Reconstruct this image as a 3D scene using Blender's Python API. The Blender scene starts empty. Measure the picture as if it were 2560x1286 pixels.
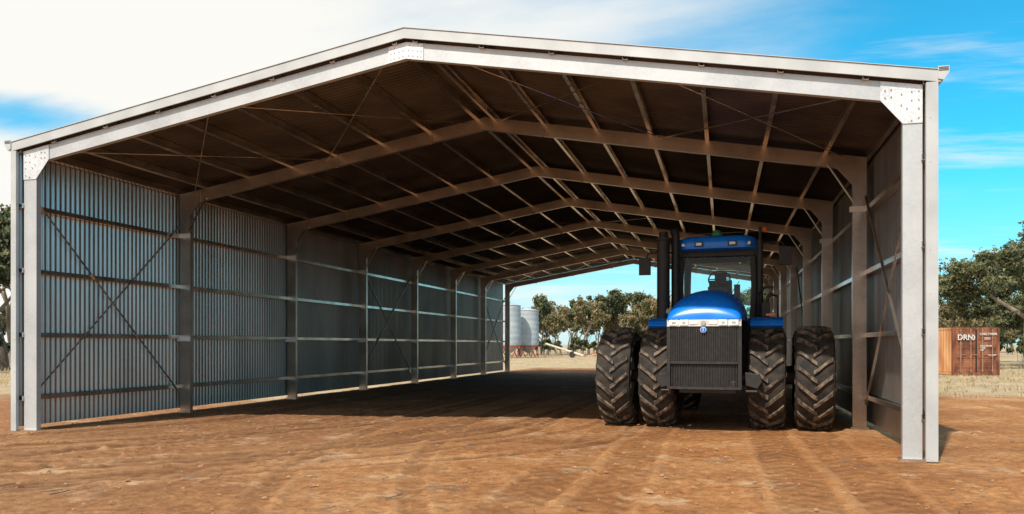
import bpy, math, random
import numpy as np
from mathutils import Vector, Matrix, noise
random.seed(7)
D=bpy.data
scene=bpy.context.scene
COL=scene.collection
c14,s14=0.9674,0.2534
YAW=math.atan2(s14,c14)

# ---------------------------------------------------------------- materials
def newmat(name):
    m=D.materials.new(name); m.use_nodes=True
    nt=m.node_tree; b=nt.nodes['Principled BSDF']
    return m,nt,b
def noise_mat(name,c1,c2,scale=3,rough=.6,metal=0,bump=0,bscale=40,detail=6,r2=None,stretch=None,lo=.35,hi=.65,spec=None):
    m,nt,b=newmat(name); N=nt.nodes; L=nt.links
    tc=N.new('ShaderNodeTexCoord'); src=tc.outputs['Object']
    if stretch:
        mp=N.new('ShaderNodeMapping'); mp.inputs['Scale'].default_value=stretch
        L.new(src,mp.inputs['Vector']); src=mp.outputs[0]
    n=N.new('ShaderNodeTexNoise'); n.inputs['Scale'].default_value=scale; n.inputs['Detail'].default_value=detail
    L.new(src,n.inputs['Vector'])
    r=N.new('ShaderNodeValToRGB'); r.color_ramp.elements[0].position=lo; r.color_ramp.elements[1].position=hi
    r.color_ramp.elements[0].color=(*c1,1); r.color_ramp.elements[1].color=(*c2,1)
    L.new(n.outputs['Fac'],r.inputs[0]); L.new(r.outputs[0],b.inputs['Base Color'])
    b.inputs['Roughness'].default_value=rough; b.inputs['Metallic'].default_value=metal
    if spec is not None: b.inputs['Specular IOR Level'].default_value=spec
    if r2 is not None:
        mr=N.new('ShaderNodeMapRange'); mr.inputs['To Min'].default_value=rough; mr.inputs['To Max'].default_value=r2
        L.new(n.outputs['Fac'],mr.inputs[0]); L.new(mr.outputs[0],b.inputs['Roughness'])
    if bump:
        n2=N.new('ShaderNodeTexNoise'); n2.inputs['Scale'].default_value=bscale; n2.inputs['Detail'].default_value=4
        L.new(src,n2.inputs['Vector'])
        bp=N.new('ShaderNodeBump'); bp.inputs['Strength'].default_value=bump; bp.inputs['Distance'].default_value=.02
        L.new(n2.outputs['Fac'],bp.inputs['Height']); L.new(bp.outputs[0],b.inputs['Normal'])
    return m
def spangle(name,c1,c2,scale,rough,metal,amt=.45):
    m,nt,b=newmat(name); N=nt.nodes; L=nt.links
    tc=N.new('ShaderNodeTexCoord'); v=N.new('ShaderNodeTexVoronoi'); v.inputs['Scale'].default_value=scale
    L.new(tc.outputs['Object'],v.inputs['Vector'])
    n=N.new('ShaderNodeTexNoise'); n.inputs['Scale'].default_value=1.3; n.inputs['Detail'].default_value=8
    L.new(tc.outputs['Object'],n.inputs['Vector'])
    sp=N.new('ShaderNodeSeparateColor'); L.new(v.outputs['Color'],sp.inputs[0])
    a=N.new('ShaderNodeMath'); a.operation='MULTIPLY_ADD'; a.inputs[1].default_value=amt
    L.new(sp.outputs[0],a.inputs[0]); L.new(n.outputs['Fac'],a.inputs[2])
    r=N.new('ShaderNodeValToRGB'); r.color_ramp.elements[0].position=.35; r.color_ramp.elements[1].position=.55+amt
    r.color_ramp.elements[0].color=(*c1,1); r.color_ramp.elements[1].color=(*c2,1)
    L.new(a.outputs[0],r.inputs[0]); L.new(r.outputs[0],b.inputs['Base Color'])
    b.inputs['Roughness'].default_value=rough; b.inputs['Metallic'].default_value=metal
    return m
M={}
M['galv']=spangle('galvanised_steel',(.46,.40,.35),(.70,.61,.54),30,.30,.88,.12)
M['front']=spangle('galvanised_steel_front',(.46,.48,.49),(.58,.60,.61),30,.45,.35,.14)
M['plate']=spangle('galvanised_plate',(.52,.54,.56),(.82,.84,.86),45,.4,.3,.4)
M['tab']=noise_mat('bright_tab',(.82,.83,.84),(.88,.88,.88),scale=4,rough=.3,metal=.0)
M['clad']=noise_mat('zincalume_wall',(.34,.335,.33),(.52,.51,.50),scale=.9,rough=.32,metal=.85,stretch=(1,1,.25),detail=9)
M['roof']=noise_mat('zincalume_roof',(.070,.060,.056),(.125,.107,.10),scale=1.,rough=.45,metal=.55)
M['trim']=noise_mat('trim_offwhite',(.46,.48,.48),(.56,.58,.58),scale=2,rough=.45,metal=.15)
M['purlin']=noise_mat('purlin_steel',(.50,.46,.42),(.78,.73,.68),scale=2,rough=.24,metal=.92)
M['tyre']=noise_mat('tyre_rubber',(.012,.011,.010),(.05,.038,.028),scale=6,rough=.8,bump=.3,bscale=30)
M['lug']=noise_mat('tyre_lug_dusty',(.035,.03,.025),(.25,.185,.13),scale=11,rough=.85,lo=.38,hi=.68)
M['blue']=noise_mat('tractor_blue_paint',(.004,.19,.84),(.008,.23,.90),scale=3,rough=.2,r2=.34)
M['black']=noise_mat('black_plastic',(.012,.012,.013),(.03,.028,.026),scale=5,rough=.5,r2=.7)
M['mesh']=noise_mat('grille_dark',(.006,.006,.007),(.016,.015,.014),scale=12,rough=.6)
M['slat']=noise_mat('grille_slat',(.020,.019,.018),(.045,.039,.034),scale=12,rough=.5)
M['lamp']=noise_mat('lamp_lens',(.7,.72,.72),(.88,.9,.9),scale=14,rough=.15,metal=.0)
M['silver']=noise_mat('silver_strip',(.58,.59,.59),(.72,.72,.72),scale=8,rough=.3,metal=.1)
M['orange']=noise_mat('orange_lens',(.7,.16,.01),(.8,.22,.02),scale=8,rough=.3)
M['red']=noise_mat('red_lens',(.5,.02,.01),(.6,.03,.02),scale=8,rough=.3)
M['seat']=noise_mat('seat_fabric',(.03,.03,.035),(.06,.06,.065),scale=12,rough=.9)
M['green']=noise_mat('green_receiver',(.05,.25,.12),(.07,.3,.15),scale=12,rough=.5)
M['rim']=noise_mat('wheel_rim',(.35,.34,.32),(.5,.48,.45),scale=4,rough=.5)
M['rust']=noise_mat('container_paint',(.13,.042,.022),(.32,.115,.055),scale=2.6,rough=.8,detail=14,stretch=(1,1,.35),lo=.4,hi=.6)
M['rust_sunlit']=noise_mat('container_side_sunlit_paint',(.44,.18,.07),(.66,.37,.17),scale=2.2,rough=.75,detail=14,stretch=(1,1,.3))  # container paint brightened for the left side, sunlight put into the colour
M['rod']=noise_mat('container_rods',(.26,.13,.08),(.40,.23,.15),scale=3,rough=.6)
M['white']=noise_mat('white_lettering',(.6,.58,.54),(.75,.72,.68),scale=6,rough=.7)
M['silo']=noise_mat('silo_steel',(.34,.38,.41),(.48,.52,.55),scale=.8,rough=.6,metal=.1)
M['redsteel']=noise_mat('red_painted_steel',(.3,.05,.03),(.42,.08,.04),scale=2,rough=.6)
M['cream']=noise_mat('weathered_cream_paint',(.48,.42,.32),(.64,.58,.47),scale=2,rough=.7)
M['bark']=noise_mat('gum_bark',(.10,.075,.055),(.26,.21,.17),scale=2.5,rough=.9,stretch=(1,1,.3))
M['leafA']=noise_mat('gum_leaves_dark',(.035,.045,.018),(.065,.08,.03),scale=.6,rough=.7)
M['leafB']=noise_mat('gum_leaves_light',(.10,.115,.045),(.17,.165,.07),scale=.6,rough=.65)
M['leafC']=noise_mat('dry_leaves',(.20,.15,.07),(.30,.22,.11),scale=.6,rough=.7)
M['straw']=noise_mat('dry_grass_blades',(.38,.28,.14),(.56,.44,.25),scale=2,rough=.8)
M['clod']=noise_mat('soil_clods',(.22,.10,.045),(.46,.26,.14),scale=5,rough=.95)
m,nt,b=newmat('cab_glass'); N=nt.nodes;L=nt.links
tr=N.new('ShaderNodeBsdfTransparent'); tr.inputs[0].default_value=(.82,.97,.99,1)
gl=N.new('ShaderNodeBsdfGlossy'); gl.inputs['Roughness'].default_value=.03
fr=N.new('ShaderNodeFresnel'); fr.inputs[0].default_value=1.4
mx=N.new('ShaderNodeMixShader'); L.new(fr.outputs[0],mx.inputs[0]); L.new(tr.outputs[0],mx.inputs[1]); L.new(gl.outputs[0],mx.inputs[2])
L.new(mx.outputs[0],N['Material Output'].inputs['Surface']); M['glass']=m

# ---------------------------------------------------------------- mesh builder
class MB:
    def __init__(s): s.v=[];s.f=[];s.m=[];s.mats=[]
    def mi(s,k):
        if k not in s.mats: s.mats.append(k)
        return s.mats.index(k)
    def add(s,vs,fs,k):
        o=len(s.v); s.v+= [tuple(p) for p in vs]; i=s.mi(k)
        for f in fs: s.f.append(tuple(a+o for a in f)); s.m.append(i)
    def loft(s,rings,k,caps=True,closed=True):
        n=len(rings[0]); vs=[p for r in rings for p in r]; fs=[]
        for a in range(len(rings)-1):
            for j in range(n if closed else n-1):
                j2=(j+1)%n; fs.append((a*n+j,a*n+j2,(a+1)*n+j2,(a+1)*n+j))
        if caps:
            fs.append(tuple(range(n))[::-1]); fs.append(tuple((len(rings)-1)*n+j for j in range(n)))
        s.add(vs,fs,k)
    def box(s,x0,x1,y0,y1,z0,z1,k):
        s.loft([[(x0,y0,z0),(x1,y0,z0),(x1,y1,z0),(x0,y1,z0)],[(x0,y0,z1),(x1,y0,z1),(x1,y1,z1),(x0,y1,z1)]],k)
    def tube(s,p0,p1,r0,r1,k,n=10,caps=True):
        p0=Vector(p0);p1=Vector(p1);d=(p1-p0)
        if d.length<1e-6:return
        d.normalize(); a=d.orthogonal().normalized(); b=d.cross(a)
        R=[]
        for p,r in((p0,r0),(p1,r1)):
            R.append([p+(a*math.cos(t)+b*math.sin(t))*r for t in [2*math.pi*i/n for i in range(n)]])
        s.loft(R,k,caps)
    def path(s,pts,r,k,n=8):
        for a,b in zip(pts[:-1],pts[1:]): s.tube(a,b,r,r,k,n)
    def bar(s,p0,p1,w,h,k,up=(0,0,1)):
        p0=Vector(p0);p1=Vector(p1);d=(p1-p0).normalized();u=Vector(up)
        a=d.cross(u).normalized()*w/2; b=a.cross(d).normalized()*h/2
        s.loft([[p-a-b,p+a-b,p+a+b,p-a+b] for p in(p0,p1)],k)
    def obj(s,name,parent=None,smooth=False,bevel=0,auto=None):
        me=D.meshes.new(name); me.from_pydata(s.v,[],s.f)
        for k in s.mats: me.materials.append(M[k])
        me.polygons.foreach_set('material_index',s.m)
        import bmesh
        bm=bmesh.new(); bm.from_mesh(me); bmesh.ops.recalc_face_normals(bm,faces=bm.faces); bm.to_mesh(me); bm.free()
        if smooth: me.polygons.foreach_set('use_smooth',[True]*len(me.polygons))
        if auto is not None:
            me.polygons.foreach_set('use_smooth',[True]*len(me.polygons)); me.set_sharp_from_angle(angle=math.radians(auto))
        o=D.objects.new(name,me); COL.objects.link(o)
        if parent: o.parent=parent
        if bevel:
            bv=o.modifiers.new('b','BEVEL'); bv.width=bevel; bv.segments=2; bv.limit_method='ANGLE'
        return o
def empty(name,loc=(0,0,0),rz=0):
    e=D.objects.new(name,None); COL.objects.link(e); e.location=loc; e.rotation_euler=(0,0,rz); return e

# ---------------------------------------------------------------- shed
xL,xR=-12.73,2.815; xc=(xL+xR)/2; hw=(xR-xL)/2
zt=lambda x: 6.69-abs(x-xc)*.1725
T=[12.16,16.6,21.5,26.4,31.35,36.35,41.3,46.3]
Y0,Y1=T[0]-.07,T[-1]+.17
shed=empty('farm_shed')
def cprof(dep,fl,t=.006,lip=.018):
    return [(0,0),(fl,0),(fl,lip),(fl-t,lip),(fl-t,t),(t,t),(t,dep-t),(fl-t,dep-t),(fl-t,dep-lip),(fl,dep-lip),(fl,dep),(0,dep)]
def corr_wall(x,name,zb):
    mb=MB(); p=.125; n=int((Y1-Y0)/p*8); amp=.02
    ys=[Y0+(Y1-Y0)*i/n for i in range(n+1)]
    def pr(y):
        q=math.sin(2*math.pi*y/p); return amp*max(-1,min(1,q*1.5))
    r0=[(x+pr(y),y,zb) for y in ys]
    r1=[(x+pr(y),y,zt(x)-.07) for y in ys]
    mb.loft([r0,r1],'clad',caps=False,closed=False)
    return mb.obj(name,shed,smooth=True)
corr_wall(xL,'left_wall_cladding',.07)
corr_wall(xR,'right_wall_cladding',.07)
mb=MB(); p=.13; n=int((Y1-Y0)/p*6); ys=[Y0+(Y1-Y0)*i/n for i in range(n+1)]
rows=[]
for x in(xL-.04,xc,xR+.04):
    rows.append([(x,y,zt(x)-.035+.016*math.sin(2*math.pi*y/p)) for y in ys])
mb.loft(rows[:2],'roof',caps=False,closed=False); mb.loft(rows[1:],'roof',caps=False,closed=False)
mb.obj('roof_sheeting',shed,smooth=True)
mb=MB()
mb.loft([[(xc-.2,y,zt(xc-.2)+.012),(xc,y,zt(xc)+.015),(xc+.2,y,zt(xc+.2)+.012),(xc,y,zt(xc)+.008)] for y in(Y0-.02,Y1)],'trim')
for ya,yb in((Y0-.03,Y0-.005),(Y1+.005,Y1+.03)):
    mb.loft([[(x,ya,zt(x)-.16),(x,yb,zt(x)-.16),(x,yb,zt(x)),(x,ya,zt(x))] for x in(xL-.06,xc,xR+.06)],'trim')
mb.loft([[(x,Y0-.045,zt(x)+.004),(x,Y0+.12,zt(x)+.004),(x,Y0+.12,zt(x)+.012),(x,Y0-.045,zt(x)+.012)] for x in(xL-.05,xc,xR+.05)],'trim')
for sx,x in((-1,xL),(1,xR)):
    e=x+sx*.02; z=zt(x)
    for ya in(Y0-.035,):
        P=[(e,z-.13),(e+sx*.07,z-.15),(e+sx*.14,z-.05),(e+sx*.14,z+.04),(e+sx*.125,z+.04),(e+sx*.125,z-.045),(e+sx*.062,z-.135),(e+sx*.012,z-.118),(e+sx*.012,z-.0),(e,z-.0)]
        mb.loft([[(a,y,b) for a,b in P] for y in(ya,Y1)],'trim')
        mb.loft([[(e,y,z-.13),(e+sx*.07,y,z-.15),(e+sx*.14,y,z-.05),(e+sx*.14,y,z+.04),(e,y,z+.04)] for y in(ya-.012,ya-.002)],'trim')
        for zz in(-.02,.0,.02):
            mb.bar((e+sx*.01,ya-.015,z+zz),(e+sx*.13,ya-.015,z+zz),.008,.006,'black')
for sx,x,w in((-1,xL,.11),(1,xR,.145)):
    a,b=sorted((x+sx*.02,x-sx*(w-.02)))
    mb.box(a,b,Y0-.035,Y0-.012,.0,zt(x)-.165,'trim')
    o=x+sx*.02
    a,b=sorted((o,o+sx*.006)); mb.box(a,b,Y0-.035,Y0+.12,0,zt(x)-.165,'trim')
    mb.box(*sorted((x-sx*(w-.02),x-sx*(w-.03))),Y0-.012,Y0+.03,0,zt(x)-.17,'trim')
    for z in np.arange(.5,5,.6):
        X=x-sx*(w*.5); mb.tube((X,Y0-.042,z),(X,Y0-.034,z),.008,.008,'trim',6)
mb.obj('barge_gutters_and_flashing',shed)
for fi,t in enumerate(T):
    mb=MB(); k='galv' if fi else 'front'
    prof=cprof(.27,.1,.008,.025)
    xi=[xL+.45,xc,xR-.40]
    mb.loft([[(x,t+a,zt(x)-.46+b) for a,b in prof] for x in xi],k)
    for sx,xo,w in((-1,xL+.17,.28),(1,xR-.15,.25)):
        xin=xo-sx*w
        P=cprof(w,.1,.008,.025)
        lo=min(xo,xin)
        mb.loft([[(lo+b,t+a,0) for a,b in P],[(lo+b,t+a,zt(lo+b)-.19) for a,b in P]],k)
        g=[(xo,zt(xo)-.195),(xo,4.66),(xin,4.66),(xin-sx*.29,zt(xin-sx*.29)-.462),(xin-sx*.29,zt(xin-sx*.29)-.195)]
        kk='plate' if fi==0 else 'galv'
        mb.loft([[(a,y,b) for a,b in g] for y in(t-.014,t-.004)],kk)
        for (bx,bz) in [(.05,.08),(.05,.2),(.05,.32),(.05,.45),(.14,.1),(.14,.22),(.2,.34),(.14,.5),(.27,.15),(.27,.3),(.4,.1),(.4,.2),(.48,.12),(.48,.22)]:
            X=xo-sx*bx; Z=zt(X)-.2-bz
            mb.tube((X,t-.03,Z),(X,t-.012,Z),.011,.011,'galv',6)
        mb.box(lo-.04,lo+w+.04,t-.05,t+.16,-.05,.02,'galv')
        if 0<fi:
            for z in(4.2,1.74):
                if sx==-1 and fi<4 or (sx==1 and z>4 and fi<3):
                    mb.box(lo-.06,lo+w+.02,t-.03,t-.016,z-.06,z+.05,'tab')
        if fi in(1,2):
            for z in np.arange(.4,4.4,.6):
                mb.tube((lo+w*.5,t-.012,z),(lo+w*.5,t-.001,z),.009,.009,'galv',6)
    g=[(xc-.3,zt(xc-.3)-.195),(xc,zt(xc)-.195),(xc+.3,zt(xc+.3)-.195),(xc+.3,zt(xc+.3)-.462),(xc,zt(xc)-.463),(xc-.3,zt(xc-.3)-.462)]
    mb.loft([[(a,y,b) for a,b in g] for y in(t-.013,t-.004)],'plate' if fi==0 else 'galv')
    for dx in(-.26,-.2,-.12,-.05,.05,.12,.2,.26):
        for dz in(.24,.32,.41):
            X=xc+dx; mb.tube((X,t-.028,zt(X)-dz),(X,t-.012,zt(X)-dz),.009,.009,'galv',6)
    if fi>0:
        for d in(1.25,3.5,5.72):
            for sx in(-1,1):
                X=xc+sx*d
                mb.loft([[(X-.06,y,zt(X)-.18),(X+.05,y,zt(X)-.18),(X+.06,y,zt(X)-.49),(X-.02,y,zt(X)-.49)] for y in(t-.02,t-.008)],'galv')
        for sx,xo in((-1,xL+.45),(1,xR-.40)):
            mb.bar((xo,t-.03,4.35),(xo-sx*.45,t-.03,zt(xo-sx*.45)-.42),.02,.06,'galv',up=(0,1,0))
    mb.obj('portal_frame',shed)
mb=MB()
for d in(.14,1.25,2.37,3.5,4.62,5.72,6.85,7.62):
    for sx in(-1,1):
        X=xc+sx*d
        P=cprof(.15,.075,.004,.018)
        z=zt(X)-.2
        mb.loft([[(X+sx*a,y,z+b-.1725*a) for a,b in P] for y in(Y0+.01,Y1-.02)],'purlin')
        if d<7:
            for t in T[1:-1]:
                mb.loft([[(X-sx*.004+sx*a*.02,y,z+b-.002) for a,b in((0,.01),(1,.01),(1,.14),(0,.14))] for y in(t-.35,t+.35)],'purlin')
mb.obj('roof_purlins',shed)
mb=MB()
P=cprof(.145,.085,.004,.018)
for z in(.56,1.74,2.94,4.14):
    for sx,x in((-1,xL),(1,xR)):
        mb.loft([[(x-sx*(.022+b),y,z+a) for a,b in P] for y in(Y0+.03,Y1-.03)],'purlin')
mb.obj('wall_girts',shed)
mb=MB()
for sx,x in((-1,xL+.18),(1,xR-.16)):
    for i in(0,3,6):
        a,b=T[i]+.12,T[i+1]-.02
        mb.bar((x-sx*.0,a,4.45),(x,b,.45),.006,.045,'purlin',up=(1,0,0))
        mb.bar((x-sx*.012,a,.6),(x-sx*.012,b,4.45),.006,.045,'purlin',up=(1,0,0))
for i in(0,3,6):
    for sx in(-1,1):
        for (d0,d1) in((.3,3.7),(3.7,7.2)):
            xa,xb=xc+sx*d0,xc+sx*d1
            mb.tube((xa,T[i]+.1,zt(xa)-.23),(xb,T[i+1],zt(xb)-.23),.012,.012,'purlin',6)
            mb.tube((xb,T[i]+.1,zt(xb)-.255),(xa,T[i+1],zt(xa)-.255),.012,.012,'purlin',6)
mb.obj('cross_bracing',shed)

# ---------------------------------------------------------------- tractor
trac=empty('articulated_tractor',(-.17,16.35,0),math.radians(-4))
def tyre(cx,cy,name,parent):
    mb=MB(); R=.985; cz=.965
    half=[(.20,.50),(.25,.54),(.27,.60),(.325,.68),(.345,.79),(.325,.875),(.27,.915),(.15,.935),(0,.94)]
    prof=[(-x,r) for x,r in half]+[(x,r) for x,r in half[::-1][1:]]
    n=56
    rings=[[(cx+x,cy-r*math.cos(a),cz+r*math.sin(a)) for x,r in prof] for a in [2*math.pi*i/n for i in range(n)]]
    rings.append(rings[0]); mb.loft(rings,'tyre',caps=False,closed=False)
    rim=[(-.20,.5),(-.22,.56),(-.18,.52),(-.1,.46),(-.05,.4),(-.05,.2),(-.14,.18),(-.14,0)]
    for sg in(1,-1):
        rr=[[(cx+sg*x,cy-r*math.cos(a),cz+r*math.sin(a)) for x,r in rim] for a in [2*math.pi*i/32 for i in range(33)]]
        mb.loft(rr,'rim',caps=False,closed=False)
    K=19
    surf=lambda x: np.interp(abs(x),[0,.15,.27,.325,.345,.34],[.94,.935,.915,.875,.80,.74])
    for side in(-1,1):
        for k in range(K):
            a0=2*math.pi*(k+(.5 if side>0 else 0))/K
            rings=[]
            for (x,da,h,w) in((-.03,-.03,.05,.036),(.06,.03,.052,.034),(.13,.10,.055,.032),(.21,.17,.058,.034),(.29,.235,.06,.040),(.345,.27,.055,.05),(.352,.285,.02,.055)):
                rb=surf(x)-.02; rt=surf(x)+h
                if x>.35: rb=.74; rt=.80
                a=a0+da; X=cx+side*x
                ring=[]
                for aa,r in((a-w*1.25,rb),(a+w*1.25,rb),(a+w,rt),(a-w,rt)):
                    ring.append((X,cy-r*math.cos(aa),cz+r*math.sin(aa)))
                rings.append(ring)
            mb.loft(rings,'lug')
    return mb.obj(name,parent,auto=35)
for ay,nm in((0,'front'),(3.95,'rear')):
    for sx in(-1,1):
        tyre(sx*1.01,ay,nm+'_inner_wheel',trac); tyre(sx*1.85,ay,nm+'_outer_wheel',trac)
mb=MB()
for ay in(0,3.95):
    mb.tube((-2.0,ay,.965),(2.0,ay,.965),.13,.13,'black',14)
    mb.tube((-.4,ay,.965),(.4,ay,.965),.3,.3,'black',16)
mb.box(-.42,.42,-1.2,1.7,.72,1.25,'black')
mb.box(-.40,.40,1.9,4.6,.75,1.3,'black')
mb.tube((0,1.6,.9),(0,2.1,.9),.2,.2,'black',12)
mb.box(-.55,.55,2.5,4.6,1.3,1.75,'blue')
mb.box(-.9,.9,2.4,3.0,1.2,1.7,'black')
mb.box(-.5,.5,-1.42,-1.2,.72,.95,'black')
mb.box(-.62,-.45,.2,1.2,.8,1.6,'black'); mb.box(.45,.62,.2,1.2,.8,1.6,'black')
mb.obj('chassis_and_axles',trac,bevel=.02)
def sect(y,w,ztp,zb,e=3.0,n=20):
    r=[]
    for i in range(n+1):
        a=math.pi*i/n; ca,sa=math.cos(a),math.sin(a)
        x=w*math.copysign(abs(ca)**(2/e),ca); z=zb+(ztp-zb)*abs(sa)**(2/e)
        r.append((x,y,z))
    return r
front=empty('front_bodywork',(-.06,0,0)); front.parent=trac
mb=MB()
st=[(-1.505,.60,2.09,2.06),(-1.49,.635,2.17,2.06),(-1.45,.65,2.26,2.06),(-1.38,.66,2.35,2.05),(-1.25,.668,2.44,2.05),(-1.05,.672,2.52,2.05),(-.75,.675,2.59,2.05),(-.3,.675,2.65,2.05),(.15,.675,2.69,2.05),(.62,.675,2.71,2.05)]
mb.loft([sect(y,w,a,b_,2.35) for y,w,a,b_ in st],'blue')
mb.obj('hood',front,auto=60)
mb=MB()
mb.box(-.60,.60,-1.38,.6,1.15,2.048,'mesh')
mb.loft([[(x*.655,-1.50+abs(x)**3*.05,z) for z in(1.93,2.056)]+[(x*.655,-1.38,z) for z in(2.056,1.93)] for x in np.linspace(-1,1,15)],'silver')
mb.loft([[(x*.64,-1.475+abs(x)**3*.06,z) for z in(1.29,1.928)]+[(x*.64,-1.38,z) for z in(1.928,1.29)] for x in np.linspace(-1,1,15)],'mesh')
mb.loft([[(x*.62,-1.45+abs(x)**3*.07,z) for z in(.79,1.26)]+[(x*.62,-1.36,z) for z in(1.26,.79)] for x in np.linspace(-1,1,15)],'mesh')
for i in range(31):
    x=-.60+1.20*i/30; y=-1.49+abs(x/.64)**3*.06
    mb.bar((x,y,1.31),(x,y,1.92),.011,.02,'slat',up=(0,1,0))
for i in range(25):
    x=-.57+1.14*i/24; y=-1.465+abs(x/.62)**3*.07
    mb.bar((x,y,.84),(x,y,1.23),.009,.02,'slat',up=(0,1,0))
for z in(1.275,.815):
    mb.loft([[(x*.65,-1.505+abs(x)**3*.07,z+d) for d in(-.022,.022)]+[(x*.65,-1.44+abs(x)**3*.07,z+d) for d in(.022,-.022)] for x in np.linspace(-1,1,15)],'slat')
for sx in(-1,1):
    mb.box(*sorted((sx*.60,sx*.66)),-1.44,-1.3,.8,1.93,'black')
mb.obj('grille',front)
mb=MB()
for sx in(-1,1):
    for a,b in((.27,.42),(.44,.61)):
        xs=sorted((sx*a,sx*b)); ym=-1.50+((a+b)/2/.655)**3*.05-.02
        mb.box(xs[0],xs[1],ym,ym+.05,1.945,2.045,'lamp')
        mb.box(xs[0]+.05,xs[1]-.05,ym-.004,ym+.03,1.975,2.015,'rim')
    mb.box(*sorted((sx*.1,sx*.24)),-1.51,-1.48,1.965,2.025,'lamp')
mb.tube((0,-1.53,1.865),(0,-1.48,1.865),.055,.055,'white',20)
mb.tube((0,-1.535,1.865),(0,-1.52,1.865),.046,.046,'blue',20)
mb.box(-.008,.008,-1.54,-1.53,1.835,1.895,'white')
mb.tube((0,-1.525,1.99),(0,-1.47,1.99),.045,.045,'rim',20)
mb.obj('headlights_and_badge',front,bevel=.006)
mb=MB()
for sx in(-1,1):
    P=[(.64,1.10),(.90,1.06),(.94,.93),(.86,.80),(.66,.86)]
    mb.loft([[(sx*a,y,b) for a,b in P] for y in(-1.2,-1.0)],'black')
    mb.box(*sorted((sx*.66,sx*.86)),-1.25,-1.0,.74,.775,'slat')
    mb.bar((sx*.55,-1.1,1.0),(sx*.8,-1.1,1.0),.05,.06,'black')
mb.obj('front_brackets',trac,bevel=.01)
mb=MB()
for sx,xo in((-1,1.24),(1,1.30)):
    a,b=sorted((sx*.70,sx*xo))
    prof=[(-.35,1.97),(-.28,2.06),(.0,2.13),(.9,2.14),(.9,2.07),(.0,2.06),(-.24,2.0),(-.3,1.93)]
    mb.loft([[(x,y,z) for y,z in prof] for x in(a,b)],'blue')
    mb.loft([[(x,y-.005,z-.10) for y,z in prof] for x in(a+.01,b-.01)],'black')
mb.obj('fenders',trac,bevel=.01)
mb=MB()
mb.tube((-1.02,.25,2.1),(-1.02,.25,3.72),.13,.13,'black',24)
mb.tube((-1.02,.25,3.72),(-1.02,.25,3.78),.155,.155,'black',24)
mb.tube((-1.02,.25,3.78),(-1.02,.25,3.9),.10,.08,'black',24)
mb.tube((-.80,.45,2.1),(-.80,.45,3.85),.085,.085,'black',20)
mb.tube((-.80,.45,3.85),(-.83,.40,3.97),.085,.09,'black',20)
for z in(2.5,3.3): mb.tube((-1.02,.25,z),(-1.02,.25,z+.03),.138,.138,'slat',24)
mb.tube((.86,.5,2.1),(.86,.5,3.7),.06,.06,'black',16)
mb.tube((.86,.5,3.7),(.86,.5,3.95),.03,.03,'black',12)
mb.tube((-.72,.2,2.22),(-.95,.2,2.28),.07,.07,'rim',14)
mb.tube((.95,.6,3.86),(.95,.6,3.95),.05,.04,'orange',14)
mb.tube((-.78,.9,3.62),(-.78,.9,3.7),.045,.035,'orange',14)
for sx,mxx,zz in((-1,-1.44,3.25),(1,1.34,3.38)):
    mb.path([(sx*.75,.75,zz+.28),(mxx*.95,.55,zz+.26),(mxx,.5,zz+.1)],.018,'black')
    mb.box(mxx-.12,mxx+.12,.47,.54,zz-.2,zz+.16,'black')
mb.path([(.82,.4,2.1),(.84,.3,2.6),(.95,.2,2.72),(1.12,.2,2.72)],.026,'black')
mb.path([(1.0,.25,2.12),(1.0,.25,2.5),(1.08,.25,2.62)],.035,'black')
mb.path([(1.2,.3,2.12),(1.2,.3,2.55),(1.05,.5,2.6)],.02,'black')
mb.box(.9,1.05,.1,.35,2.14,2.42,'black')
mb.box(.98,1.16,-.1,-.04,2.15,2.20,'orange')
mb.obj('exhaust_mirrors_and_rails',trac,bevel=.008,auto=40)
mb=MB()
yf,yb=.66,2.15
def cabx(z): return .74+.04*math.sin((z-2.0)/1.6*math.pi)
for sx in(-1,1):
    for y,yy,w in((yf,yf+.12,.1),(yb,yb-.05,.1)):
        mb.loft([[(sx*cabx(z),y+ (yy-y)*(z-2.0)/1.6,z),(sx*(cabx(z)-w),y+(yy-y)*(z-2.0)/1.6,z),(sx*(cabx(z)-w),y+.08+(yy-y)*(z-2.0)/1.6,z),(sx*cabx(z),y+.08+(yy-y)*(z-2.0)/1.6,z)] for z in(2.0,2.4,2.8,3.2,3.6)],'black')
    mb.box(*sorted((sx*.68,sx*.73)),1.35,1.42,2.1,3.58,'black')
mb.box(-.76,.76,yf-.01,yb+.01,1.5,2.12,'black')
mb.box(-.74,.74,yf+.06,yf+.16,3.42,3.56,'black')
mb.box(-.74,.74,yb-.1,yb,3.42,3.56,'black')
mb.box(-.5,.5,1.9,2.1,2.1,2.4,'black')
mb.loft([[(-.14,.85,2.1),(.14,.85,2.1),(.14,1.05,2.1),(-.14,1.05,2.1)],[(-.2,.95,2.80),(.2,.95,2.80),(.16,1.08,2.84),(-.16,1.08,2.84)]],'black')
n=28; Cc=Vector((.02,1.18,2.98)); ax=Vector((0,-.8,.6)).normalized(); u=Vector((1,0,0)); v=ax.cross(u)
pts=[Cc+(u*math.cos(t)+v*math.sin(t))*.22 for t in [2*math.pi*i/n for i in range(n+1)]]
mb.path(pts,.018,'black',6); mb.tube(Cc,(0.02,1.0,2.8),.03,.035,'black'); mb.tube(Cc-u*.2,Cc+u*.2,.014,.014,'black',6)
mb.box(-.26,.26,1.35,1.85,2.4,2.55,'seat'); mb.box(-.24,.24,1.75,1.9,2.5,3.0,'seat'); mb.box(-.12,.12,1.76,1.86,3.0,3.16,'seat')
mb.box(.3,.38,1.3,1.7,2.6,2.66,'black'); mb.box(.33,.45,1.0,1.1,2.55,2.85,'black')
mb.path([(-.3,.72,2.15),(.1,.74,2.35),(.45,.76,2.9)],.008,'black',6)
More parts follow.
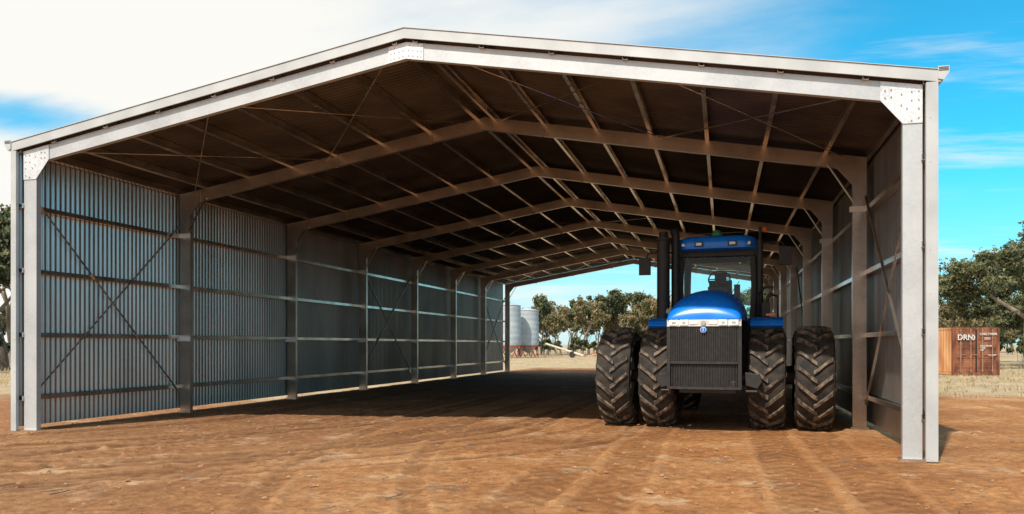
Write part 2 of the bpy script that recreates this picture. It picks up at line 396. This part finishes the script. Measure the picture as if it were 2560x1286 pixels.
mb.obj('cab_frame_and_interior',trac,bevel=.012)
mb=MB()
mb.loft([[(x,yf+.03,2.12),(x,yf+.13,3.45)] for x in(-.66,.66)],'glass',caps=False,closed=False)
mb.loft([[(x,yb-.03,2.12),(x,yb-.06,3.45)] for x in(-.66,.66)],'glass',caps=False,closed=False)
for sx in(-1,1):
    mb.loft([[(sx*.72,y,2.12),(sx*.72,y,3.5)] for y in(yf+.1,yb-.05)],'glass',caps=False,closed=False)
mb.obj('cab_glass',trac)
mb=MB()
def rr(w,y0,y1,z,r=.28,n=6):
    out=[]
    for (cx_,cy_,a0) in((w-r,y1-r,0),(-w+r,y1-r,90),(-w+r,y0+r,180),(w-r,y0+r,270)):
        for i in range(n+1):
            a=math.radians(a0+90*i/n); out.append((cx_+r*math.cos(a),cy_+r*math.sin(a),z))
    return out
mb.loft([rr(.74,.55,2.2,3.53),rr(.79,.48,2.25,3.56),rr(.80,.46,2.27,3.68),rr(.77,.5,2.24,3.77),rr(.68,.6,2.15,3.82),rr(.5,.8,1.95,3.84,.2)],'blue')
mb.obj('cab_roof',trac,auto=40)
mb=MB()
for x in(-.62,-.33,.33,.62):
    y=.45 if abs(x)<.5 else .52
    mb.box(x-.085,x+.085,y-.02,y+.1,3.60,3.69,'black'); mb.box(x-.06,x+.06,y-.03,y-.015,3.615,3.675,'lamp')
mb.box(-.72,-.71,.7,.8,3.6,3.65,'red')
mb.tube((0,.8,3.84),(0,.8,3.9),.12,.1,'green',16); mb.tube((0,.8,3.9),(0,.8,3.96),.1,.05,'green',16)
mb.obj('roof_lights_and_receiver',trac,bevel=.006)

# ---------------------------------------------------------------- shipping container
cont=empty('shipping_container',(11.62,46.43,0),YAW+.03)
mb=MB(); W_,H_,Ln=2.5,2.5,6.05
mb.box(.04,W_-.04,.06,Ln-.05,.14,H_-.06,'rust')
mb.box(.032,.039,.13,Ln-.13,.17,H_-.13,'rust_sunlit')
for x in(0,W_-.12):
    for y in(0,Ln-.12): mb.box(x,x+.12,y,y+.12,0,H_,'rust')
for z0,z1 in((.02,.16),(H_-.12,H_-.005)):
    mb.box(.12,W_-.12,.005,.1,z0,z1,'rust'); mb.box(.005,.08,.12,Ln-.12,z0,z1,'rust_sunlit'); mb.box(W_-.08,W_-.005,.12,Ln-.12,z0,z1,'rust')
for xx,sg in((.03,-1),(W_-.04,1)):
    n=22
    for i in range(n):
        y=.2+i*(Ln-.4)/n; mb.loft([[(xx,y,z),(xx+sg*.032,y+.04,z),(xx+sg*.032,y+.13,z),(xx,y+.17,z)] for z in(.17,H_-.13)],'rust_sunlit' if sg<0 else 'rust')
for x0,x1 in((.14,W_/2-.04),(W_/2+.04,W_-.14)):
    mb.box(x0,x1,.01,.055,.17,H_-.13,'rust')
    for z in(.35,.85,1.35,1.85):
        mb.loft([[(x,.012,z),(x,-.012,z+.05),(x,-.012,z+.33),(x,.012,z+.38)] for x in(x0+.06,x1-.06)],'rust')
    for fx in(.25,.75):
        x=x0+(x1-x0)*fx; mb.tube((x,-.04,.12),(x,-.04,H_-.08),.026,.026,'rod',8)
        for z in(.2,.95,1.6,2.3): mb.box(x-.05,x+.05,-.05,.0,z,z+.06,'rod')
        mb.box(x,x+.3,-.07,-.05,1.05,1.09,'rod')
mb.box(W_/2-.035,W_/2+.035,-.01,.008,.17,H_-.13,'mesh')
mb.obj('container_body',cont)
def text(s,x,z,size,parent,y=-.085,name='lettering'):
    cu=D.curves.new(name,'FONT'); cu.body=s; cu.size=size; cu.extrude=.003; cu.offset=size*.02
    o=D.objects.new(name,cu); COL.objects.link(o); o.parent=parent; o.location=(x,y,z); o.rotation_euler=(math.pi/2,0,0)
    cu.materials.append(M['white']); return o
text('DRN',.2,1.85,.40,cont); text('0',.96,1.85,.36,cont)
text('CXIU 719090',1.40,2.1,.16,cont); text('22G1',1.62,1.87,.16,cont)
text('MAX GROSS\nTARE\nNET',1.42,1.5,.11,cont); text('CU CAP',1.85,1.02,.11,cont)
# ---------------------------------------------------------------- silos
def silo(x,y,r,h):
    e=empty('grain_silo',(x,y,0)); mb=MB()
    nr=7; n=28; z0=1.5
    rings=[]
    for i in range(nr*4+1):
        z=z0+h*i/(nr*4); rad=r+(0.035 if i%4 in(1,2,3) else 0)
        rings.append([(rad*math.cos(2*math.pi*j/n),rad*math.sin(2*math.pi*j/n),z) for j in range(n)])
    mb.loft(rings,'silo')
    mb.loft([[(rad*math.cos(2*math.pi*j/n),rad*math.sin(2*math.pi*j/n),z) for j in range(n)] for rad,z in((r+.08,z0+h),(.2,z0+h+.35),(.2,z0+h+.45))],'silo')
    mb.loft([[(rad*math.cos(2*math.pi*j/n),rad*math.sin(2*math.pi*j/n),z) for j in range(n)] for rad,z in((.3,.6),(r-.1,z0-.01))],'silo')
    for j in range(12):
        a=2*math.pi*j/12; X,Y=r*math.cos(a),r*math.sin(a)
        mb.bar((X,Y,0),(X,Y,z0),.14,.14,'redsteel'); a2=2*math.pi*(j+1)/12
        mb.bar((X,Y,.1),(r*math.cos(a2),r*math.sin(a2),z0-.1),.08,.08,'redsteel')
        mb.bar((X,Y,z0-.1),(r*math.cos(a2),r*math.sin(a2),z0-.1),.1,.14,'redsteel')
    for j in range(6):
        a=2*math.pi*j/6+.4; mb.bar(((r+.05)*math.cos(a),(r+.05)*math.sin(a),z0),((r+.05)*math.cos(a),(r+.05)*math.sin(a),z0+h),.08,.05,'silo')
    mb.obj('silo_body',e,auto=30)
silo(-23.4,97.2,1.3,4.3); silo(-24.9,93.6,1.4,4.8); silo(-28.2,97,1.3,5.0)
aug=empty('grain_auger',(-21.3,98.,0)); mb=MB()
mb.tube((0,0,1.7),(5.2,-2.5,.25),.13,.13,'cream',10); mb.bar((1.5,-.7,1.3),(1.5,-.7,0),.1,.1,'cream')
mb.tube((3.7,-2.0,.4),(3.7,-1.9,.4),.4,.4,'tyre',16)
mb.obj('auger_tube',aug)
imp=empty('farm_implement',(-13.8,93,0)); mb=MB()
mb.box(-.2,1.4,-.4,.3,.35,.75,'orange'); mb.box(.3,1.,-.3,.2,.75,1.0,'orange'); mb.bar((-.2,0,.5),(-1.4,0,.3),.1,.1,'orange')
for dx in(.1,1.1): mb.tube((dx,-.5,.3),(dx,-.42,.3),.3,.3,'tyre',14)
mb.obj('implement_frame',imp,bevel=.04)

# ---------------------------------------------------------------- trees
def tree_mesh(name,seed,H,spread,nleaf,ls,trunk=.28,mats=('leafA','leafB'),dens=1.,droop=.15,cb=.35):
    rnd=random.Random(seed); mb=MB(); tips=[]
    def grow(p,d,length,r,lev):
        segs=3; q=Vector(p); dd=Vector(d)
        for i in range(segs):
            dd=(dd+Vector((rnd.uniform(-.2,.2),rnd.uniform(-.2,.2),rnd.uniform(-.05,.15)))).normalized()
            q2=q+dd*length/segs; r2=r*(1-.18)
            mb.tube(q,q2,r,r2,'bark',7 if lev<2 else 5,caps=False); q=q2; r=r2
            if lev>=2: tips.append((q.copy(),lev))
        if lev>=4 or r<.012: tips.append((q.copy(),lev)); return
        nb=rnd.choice((2,3,3)) if lev<3 else 2
        a0=rnd.uniform(0,6.28)
        for i in range(nb):
            a=a0+6.28*i/nb+rnd.uniform(-.5,.5); tilt=rnd.uniform(.4,.95)*spread
            o=dd.orthogonal().normalized(); o2=dd.cross(o)
            nd=(dd*math.cos(tilt)+(o*math.cos(a)+o2*math.sin(a))*math.sin(tilt)+Vector((0,0,.12))).normalized()
            grow(q,nd,length*rnd.uniform(.62,.88),r*.68,lev+1)
    grow((0,0,-.1),(rnd.uniform(-.1,.1),rnd.uniform(-.1,.1),1),H*cb,trunk,0)
    zmax=max(t[0].z for t in tips); sc=H/zmax*.97
    mb.v=[(x*sc if z>.5 else x,y*sc if z>.5 else y,z*sc) for x,y,z in mb.v]
    tips=[(t*sc) for t,l in tips]
    cl=[]
    for t in tips:
        if rnd.random()<.85*dens: cl.append((t,rnd.uniform(.35,.8)*H*.075+.12,rnd.random()))
    per=max(4,int(nleaf/len(cl)))
    for t,cr,kk in cl:
        for i in range(per):
            g=Vector((rnd.gauss(0,1),rnd.gauss(0,1),rnd.gauss(0,.6)))*cr*.6
            p=t+g+Vector((0,0,-droop*rnd.random()*cr))
            a=Vector((rnd.gauss(0,1),rnd.gauss(0,1),rnd.gauss(0,1)-.4)).normalized()
            b=a.orthogonal().normalized()
            b=(b*math.cos(kk*6+i)+a.cross(b)*math.sin(kk*6+i))
            s=ls*rnd.uniform(.6,1.3)
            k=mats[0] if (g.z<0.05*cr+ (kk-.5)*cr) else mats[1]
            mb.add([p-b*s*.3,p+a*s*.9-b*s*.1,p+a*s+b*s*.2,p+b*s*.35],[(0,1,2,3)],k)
    me=D.meshes.new(name); me.from_pydata(mb.v,[],mb.f)
    for k in mb.mats: me.materials.append(M[k])
    me.polygons.foreach_set('material_index',mb.m)
    return me
def put(me,name,loc,rz=0,sc=1,parent=None):
    o=D.objects.new(name,me); COL.objects.link(o); o.location=loc; o.rotation_euler=(0,0,rz)
    o.scale=(sc,sc,sc) if not isinstance(sc,tuple) else sc
    if parent: o.parent=parent
    return o
big=tree_mesh('gum_tree',3,9.5,1.15,24000,.19,.34,cb=.28,dens=.8)
put(big,'gum_tree',(20.2,61.5,0),.6)
t2=tree_mesh('gum_tree_b',11,8,1.0,12000,.22,.24,dens=.8)
put(t2,'gum_tree',(18.6,76,0),1.2,.95)
put(t2,'gum_tree',(26.5,79,0),3.2,1.1)
put(t2,'gum_tree',(23,70,0),4.4,.7)
t3=tree_mesh('gum_tree_c',21,12.5,1.0,20000,.25,.36)
put(t3,'gum_tree',(-52.5,47.,0),0.2)
put(t2,'gum_tree',(-47.5,50.5,0),2.1,.95)
put(t2,'gum_tree',(-43.2,40.4,0),5.1,1.25)
put(t2,'gum_tree',(-46.5,45.,0),.4,1.15)
put(t3,'gum_tree',(-59,56.,0),2.4)
put(t3,'gum_tree',(7.0,113,0),1.0,.92)
t4=tree_mesh('gum_tree_d',33,9.5,.95,9000,.34,.26,dens=.85)
put(t4,'gum_tree',(-15.5,121,0),0,1.02,); put(t4,'gum_tree',(-20.2,124,0),2.0,.86)
line=empty('distant_tree_line')
far=[tree_mesh('far_tree_%d'%i,50+i,9,.8,2600,.42,.22,mats=[('leafA','leafB'),('leafB','leafC'),('leafB','leafC'),('leafA','leafB')][i],dens=[1,.6,.45,1][i],cb=.3) for i in range(4)]
rnd=random.Random(5)
for i in range(150):
    ang=math.radians(rnd.uniform(-48,62)); d=rnd.uniform(140,215)
    x=-math.sin(ang)*d; y=math.cos(ang)*d
    put(rnd.choice(far),'tree',(x,y,0),rnd.uniform(0,6.28),rnd.uniform(.6,1.1)*d/165,line)
for i in range(34):
    d=rnd.uniform(116,140); x=-33+i*.95+rnd.uniform(-1,1)
    sc=rnd.uniform(.65,1.08); put(far[rnd.choice((1,2,2,1,0))],'tree',(x,d,0),rnd.uniform(0,6.28),(sc*.7,sc*.7,sc),line)
for i in range(26):
    y=rnd.uniform(105,150); x=y*rnd.uniform(.22,.46)
    put(rnd.choice(far),'tree',(x,y,0),rnd.uniform(0,6.28),rnd.uniform(.35,.75),line)
bush=tree_mesh('bush',77,2.2,1.3,1500,.3,.05,cb=.15,mats=('leafA','leafB'))
scr=empty('scrub_bushes')
for i in range(60):
    x=rnd.uniform(-32,-4); put(bush,'bush',(x,rnd.uniform(108,122),0),rnd.uniform(0,6.28),rnd.uniform(.5,1.1),scr)
for i in range(40):
    ang=math.radians(rnd.uniform(-40,50)); d=rnd.uniform(125,160)
    put(bush,'bush',(-math.sin(ang)*d,math.cos(ang)*d,0),rnd.uniform(0,6.28),rnd.uniform(.8,1.6),scr)
for i in range(26):
    put(bush,'bush',(rnd.uniform(-50,-36),rnd.uniform(34,46),0),rnd.uniform(0,6.28),rnd.uniform(.7,1.2),scr)
for i in range(22):
    put(bush,'bush',(rnd.uniform(16,34),rnd.uniform(68,95),0),rnd.uniform(0,6.28),rnd.uniform(.5,1.1),scr)

# ---------------------------------------------------------------- ground
def axis(segs):
    out=[]
    for a,b,st in segs:
        n=max(1,int(round((b-a)/st))); out+= [a+(b-a)*i/n for i in range(n)]
    out.append(segs[-1][1]); return out
gx=axis([(-3000,-300,450),(-300,-60,30),(-60,-18,1.5),(-18,-13.2,.12),(-13.2,5.2,.045),(5.2,10,.12),(10,40,1.0),(40,300,26),(300,3000,450)])
gy=axis([(-3000,-200,560),(-200,0,20),(0,5,.5),(5,19,.045),(19,30,.2),(30,60,.6),(60,150,4),(150,400,25),(400,4000,600)])
X,Y=np.meshgrid(np.array(gx),np.array(gy)); nx,ny=len(gx),len(gy)
def sm(a): 
    a=np.clip(a,0,1); return a*a*(3-2*a)
tr_d=np.zeros_like(X); rid=np.zeros_like(X); Z=np.zeros_like(X)
D2=(-1.43,1.43)
tracks=[(-6.6,.030,0,.9,17,D2),(-5.2,.085,0,1,17,D2),(-8.9,.05,1,.8,17,D2),(-.17,.0008,0,.6,17,(-1.85,-1.02,1.02,1.85)),(-2.6,.13,1,.9,15,(-.9,.9)),(-3.2,.05,1,.7,18,(-.8,.8)),(-6.0,-.02,1,.6,18,(-.8,.8))]
wob=np.sin(Y*.55)*.06
for x0,k,ph,amp,ys_,offs in tracks:
    dy=np.clip(ys_-Y,0,None); cen=x0-k*dy**2+wob*(1 if ph else -1)
    slope=np.sqrt(1+(2*k*dy)**2)
    hwid=.34 if len(offs)>2 else (.16 if abs(offs[0])<1 else .36)
    for off in offs:
        u=(X-(cen+off*slope))/slope
        prof=sm((hwid-np.abs(u))/.05)
        side=np.exp(-((np.abs(u)-hwid-.04)/.045)**2)
        arc=Y*slope
        lug=np.sin(2*math.pi*(arc*3.0+np.abs(u)*3.2*(1 if ph==0 else -1)+ph*.3))
        fade=sm((Y-4)/2)*sm((34-Y)/12)
        Z+= fade*amp*(-.022*prof+.02*side+ .009*prof*sm((lug+.1)/.4))
        tr_d=np.maximum(tr_d,fade*amp*prof*(.4+.6*sm((.2-lug)/.5)))
        rid=np.maximum(rid,fade*amp*side)
near=((X>-18)&(X<10)&(Y>4)&(Y<40))
idx=np.argwhere(near)
for (i,j) in idx:
    x,y=X[i,j],Y[i,j]
    h=noise.noise(Vector((x*.35,y*.35,0)))*.03+noise.noise(Vector((x*1.3,y*1.3,3)))*.008
    n3=noise.noise(Vector((x*7,y*7,7)))
    msk=max(0,min(1,.5+2*noise.noise(Vector((x*.5,y*.5,11)))))
    h+=max(0,n3-.1)*.06*msk
    Z[i,j]+=h
edge=sm((X+18)/3)*sm((10-X)/3)*sm((Y-4)/1)*sm((40-Y)/6); Z*=edge
inside=(X>xL-.2)&(X<xR+.2)&(Y>12.5)
Z=np.where(inside,Z*.6,Z)
Z-=.015
grass=np.where(X>xR,sm((Y-24+.3*(X-4))/10),np.where(X<xL,sm((Y-17)/7+.0),sm((Y-51)/8)))
grass=np.where(Y>60,1,grass)
vs=np.stack([X.ravel(),Y.ravel(),Z.ravel()],1)
I=np.arange(nx*ny).reshape(ny,nx)
F=np.stack([I[:-1,:-1].ravel(),I[:-1,1:].ravel(),I[1:,1:].ravel(),I[1:,:-1].ravel()],1)
me=D.meshes.new('ground'); me.vertices.add(len(vs)); me.vertices.foreach_set('co',vs.ravel())
me.loops.add(F.size); me.loops.foreach_set('vertex_index',F.ravel()); me.polygons.add(len(F))
me.polygons.foreach_set('loop_start',np.arange(0,F.size,4)); me.polygons.foreach_set('loop_total',np.full(len(F),4))
me.update(calc_edges=True); me.polygons.foreach_set('use_smooth',[True]*len(F))
for nm,arr in(('track',tr_d),('ridge',rid),('grass',grass)):
    at=me.attributes.new(nm,'FLOAT','POINT'); at.data.foreach_set('value',arr.ravel().astype(np.float32))
g=D.objects.new('ground',me); COL.objects.link(g)
m,nt,b=newmat('red_soil_ground'); N=nt.nodes;L=nt.links
geo=N.new('ShaderNodeNewGeometry')
def nz(scale,detail=8,rough=.6,vec=None):
    n=N.new('ShaderNodeTexNoise'); n.inputs['Scale'].default_value=scale; n.inputs['Detail'].default_value=detail; n.inputs['Roughness'].default_value=rough
    L.new(vec or geo.outputs['Position'],n.inputs['Vector']); return n.outputs['Fac']
def ramp(src,els):
    r=N.new('ShaderNodeValToRGB'); cr=r.color_ramp
    cr.elements[0].position,cr.elements[0].color=els[0][0],(*els[0][1],1)
    cr.elements[1].position,cr.elements[1].color=els[-1][0],(*els[-1][1],1)
    for p_,c_ in els[1:-1]:
        e=cr.elements.new(p_); e.color=(*c_,1)
    L.new(src,r.inputs[0]); return r.outputs[0]
def mixc(f,a,b_,mode='MIX'):
    x=N.new('ShaderNodeMix'); x.data_type='RGBA'; x.blend_type=mode
    if isinstance(f,float): x.inputs[0].default_value=f
    else: L.new(f,x.inputs[0])
    for s_,v_ in((x.inputs[6],a),(x.inputs[7],b_)):
        if isinstance(v_,tuple): s_.default_value=(*v_,1)
        else: L.new(v_,s_)
    return x.outputs[2]
def att(n):
    a=N.new('ShaderNodeAttribute'); a.attribute_name=n; return a.outputs['Fac']
def mth(op,a,b_=None,c_=None):
    x=N.new('ShaderNodeMath'); x.operation=op
    for i,v_ in enumerate((a,b_,c_)):
        if v_ is None: continue
        if isinstance(v_,(int,float)): x.inputs[i].default_value=v_
        else: L.new(v_,x.inputs[i])
    return x.outputs[0]
def mrange(src,a,b_,c_=0,d_=1):
    r=N.new('ShaderNodeMapRange'); r.interpolation_type='SMOOTHSTEP'; L.new(src,r.inputs[0])
    for i,v_ in enumerate((a,b_,c_,d_)): r.inputs[i+1].default_value=v_
    return r.outputs[0]
soil=ramp(nz(.35,10,.7),[(.34,(.33,.135,.048)),(.5,(.47,.215,.080)),(.64,(.58,.32,.145))])
px=N.new('ShaderNodeSeparateXYZ'); L.new(geo.outputs['Position'],px.inputs[0])
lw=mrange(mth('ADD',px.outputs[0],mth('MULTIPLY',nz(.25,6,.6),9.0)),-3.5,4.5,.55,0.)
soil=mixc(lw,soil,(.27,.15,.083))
fine=ramp(nz(7,10,.8),[(.38,(.46,.43,.40)),(.60,(1.14,1.14,1.14))])
soil=mixc(.85,soil,fine,'MULTIPLY')
pale=ramp(nz(.8,14,.76),[(.55,(0,0,0)),(.63,(1,1,1))])
soil=mixc(mth('MULTIPLY',pale,.6),soil,(.66,.46,.28))
drk=ramp(nz(.55,14,.74),[(.37,(1,1,1)),(.47,(0,0,0))])
soil=mixc(mth('MULTIPLY',drk,.55),soil,(.19,.085,.04))
straw=ramp(nz(34,4,.8),[(.61,(0,0,0)),(.67,(1,1,1))])
soil=mixc(mth('MULTIPLY',straw,.45),soil,(.66,.48,.30))
dark=ramp(nz(22,5,.8),[(.34,(1,1,1)),(.42,(0,0,0))])
soil=mixc(mth('MULTIPLY',dark,.5),soil,(.12,.055,.026))
patch=mrange(nz(.6,8,.7),.38,.56,.45,1.0)
soil=mixc(mth('MULTIPLY',mth('MULTIPLY',att('track'),patch),.80),soil,(.13,.055,.025))
soil=mixc(mth('MULTIPLY',mth('MULTIPLY',att('ridge'),patch),.3),soil,(.62,.37,.19))
gr=ramp(nz(.5,10,.7),[(.3,(.38,.27,.15)),(.5,(.50,.39,.24)),(.7,(.62,.52,.36))])
gr=mixc(.7,gr,ramp(nz(14,6,.8),[(.3,(.5,.5,.5)),(.7,(1.1,1.1,1.1))]),'MULTIPLY')
gf=mth('ADD',att('grass'),mth('MULTIPLY',mth('SUBTRACT',nz(.6,8,.7),.5),1.8))
gf2=N.new('ShaderNodeClamp'); L.new(mth('MULTIPLY_ADD',gf,1.8,-.4),gf2.inputs[0])
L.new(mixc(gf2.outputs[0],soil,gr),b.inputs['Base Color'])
b.inputs['Roughness'].default_value=.95; b.inputs['Specular IOR Level'].default_value=.15
bp=N.new('ShaderNodeBump'); bp.inputs['Strength'].default_value=.8; bp.inputs['Distance'].default_value=.035
L.new(mth('ADD',nz(12,12,.8),mth('MULTIPLY',nz(60,4,.7),.4)),bp.inputs['Height']); L.new(bp.outputs[0],b.inputs['Normal'])
me.materials.append(m)
mb=MB(); rnd=random.Random(9)
for i in range(4200):
    if i<3600:
        x=rnd.uniform(-14,6); y=rnd.uniform(5.5,17)
    else:
        w=rnd.choice((0,1)); x=(xL if w==0 else xR)+rnd.gauss(0,.25); y=rnd.uniform(12,40)
    r=min(.045,.006+rnd.expovariate(1/.006))
    vsx=[(x+r*rnd.uniform(.7,1.2)*a,y+r*rnd.uniform(.7,1.2)*b2,.0+r*.7*cc*rnd.uniform(.7,1.1)+.005) for a,b2,cc in((1,0,0),(0,1,0),(-1,0,0),(0,-1,0),(0,0,1),(.6,.5,.7))]
    mb.add(vsx,[(0,1,5),(0,5,3),(3,5,4),(3,4,2),(2,4,1),(1,4,5)],'clod')
mb.obj('soil_clods',smooth=False)
mb=MB()
for i in range(60):
    x=rnd.uniform(-12,5);y=rnd.uniform(6,12.5);a=rnd.uniform(0,3.14);l=rnd.uniform(.08,.35)
    q=Vector((x,y,.012)); dd=Vector((math.cos(a),math.sin(a),.03))
    q1=q+dd*l*.5; q2=q1+Vector((math.cos(a+.4),math.sin(a+.4),0))*l*.5
    mb.path([q,q1,q2],.005,'bark',5)
mb.obj('twigs')
mb=MB()
def tuft(x,y,h,nb=7):
    for j in range(nb):
        a=rnd.uniform(0,6.28); l=h*rnd.uniform(.6,1.2); d=Vector((math.cos(a)*.5,math.sin(a)*.5,1)).normalized()
        p=Vector((x+rnd.gauss(0,h*.3),y+rnd.gauss(0,h*.3),-.03)); w=Vector((-math.sin(a),math.cos(a),0))*h*.06
        mb.add([p-w,p+w,p+d*l+Vector((math.cos(a),math.sin(a),0))*l*.25],[(0,1,2)],'straw')
for i in range(6500):
    y=rnd.uniform(23,72); x=rnd.uniform(4.0,36); 
    if y-23+.3*(x-4)<rnd.uniform(0,12): continue
    if 10.5<x<15 and 46<y<53.5: continue
    tuft(x,y,rnd.uniform(.06,.24))
for i in range(2500):
    tuft(rnd.uniform(-50,-15),rnd.uniform(22,55),rnd.uniform(.1,.35))
for i in range(4200):
    x,y=rnd.uniform(-32,6),rnd.uniform(58,118)
    tuft(x,y,rnd.uniform(.06,.16) if y<100 else rnd.uniform(.1,.3),5)
mb.obj('dry_grass')

# ---------------------------------------------------------------- light / sky
sdir=Vector((-.24,-.84,1.0)).normalized()
el=math.asin(sdir.z); az=math.atan2(sdir.x,sdir.y)
sd=D.lights.new('sun','SUN'); sd.energy=4.6; sd.angle=math.radians(1.0); sd.color=(1,.92,.82)
so=D.objects.new('sun',sd); COL.objects.link(so); so.rotation_euler=(-sdir).to_track_quat('-Z','Y').to_euler(); so.location=(-20,-20,40)
w=D.worlds.new('World'); scene.world=w; w.use_nodes=True; N=w.node_tree.nodes; L=w.node_tree.links
bg=N['Background']; sky=N.new('ShaderNodeTexSky'); sky.sky_type='NISHITA'; sky.sun_disc=False
sky.sun_elevation=el; sky.sun_rotation=az%(2*math.pi); sky.air_density=1.0; sky.dust_density=.4; sky.ozone_density=1.5
geo=N.new('ShaderNodeTexCoord')
vec=geo.outputs['Generated']
def vm(op,a,b_):
    x=N.new('ShaderNodeVectorMath'); x.operation=op; L.new(a,x.inputs[0])
    if isinstance(b_,tuple): x.inputs[1].default_value=b_
    else: L.new(b_,x.inputs[1])
    return x
sep=N.new('ShaderNodeSeparateXYZ'); L.new(vec,sep.inputs[0])
dz=mth('ADD',mth('MAXIMUM',sep.outputs[2],0.0),.14)
inv=mth('DIVIDE',1.0,dz)
sc_=N.new('ShaderNodeVectorMath'); sc_.operation='SCALE'; L.new(vec,sc_.inputs[0]); L.new(inv,sc_.inputs['Scale'])
def cloudn(scale,detail,rough,sx,sy,rot,loc):
    mp=N.new('ShaderNodeMapping'); mp.inputs['Scale'].default_value=(sx,sy,0); mp.inputs['Rotation'].default_value=(0,0,rot); mp.inputs['Location'].default_value=loc
    L.new(sc_.outputs[0],mp.inputs[0]); return nz(scale,detail,rough,mp.outputs[0])
left=vm('DOT_PRODUCT',vec,(-c14,-s14,0)).outputs['Value']
n1=cloudn(.8,10,.58,.5,1.1,.35,(3.1,1.7,0))
f=mth('MULTIPLY_ADD',mth('SUBTRACT',n1,.5),1.6,.62)
f=mth('ADD',f,mth('MULTIPLY',left,.95))
f=mth('ADD',f,mth('MULTIPLY',sep.outputs[2],.3))
dd=vm('SUBTRACT',vec,(-.72,.66,.235)); dd2=vm('MULTIPLY',dd.outputs[0],(4.0,4.0,19.0))
ln=N.new('ShaderNodeVectorMath'); ln.operation='LENGTH'; L.new(dd2.outputs[0],ln.inputs[0])
gap=mrange(mth('ADD',ln.outputs['Value'],mth('MULTIPLY',n1,1.0)),.5,1.6,.85,0.)
f=mth('SUBTRACT',f,gap)
cf=mrange(f,.30,.95)
n2=cloudn(1.6,10,.62,.35,1.5,-.5,(8.3,2.2,0))
wisp=mth('MULTIPLY',mrange(n2,.50,.72),.8)
cf=mth('MAXIMUM',cf,wisp)
skyc=mixc(1.0,sky.outputs[0],(.26,1.75,1.95),'MULTIPLY')
hz=mrange(sep.outputs[2],0.0,.22,.75,0.)
skyc=mixc(hz,skyc,(5.2,7.6,9.0))
cl=mixc(cf,skyc,(9.8,9.7,9.2))
L.new(cl,bg.inputs['Color']); bg.inputs['Strength'].default_value=.1

# ---------------------------------------------------------------- camera
cd=D.cameras.new('camera'); cam=D.objects.new('camera',cd); COL.objects.link(cam); scene.camera=cam
cam.location=(0,0,1.6); cam.rotation_euler=(math.pi/2,0,YAW)
cd.sensor_width=36; cd.lens=36*2010/2560; cd.shift_y=219/2560; cd.clip_start=.1; cd.clip_end=8000
scene.view_settings.view_transform='Standard'; scene.view_settings.look='None'; scene.view_settings.exposure=0
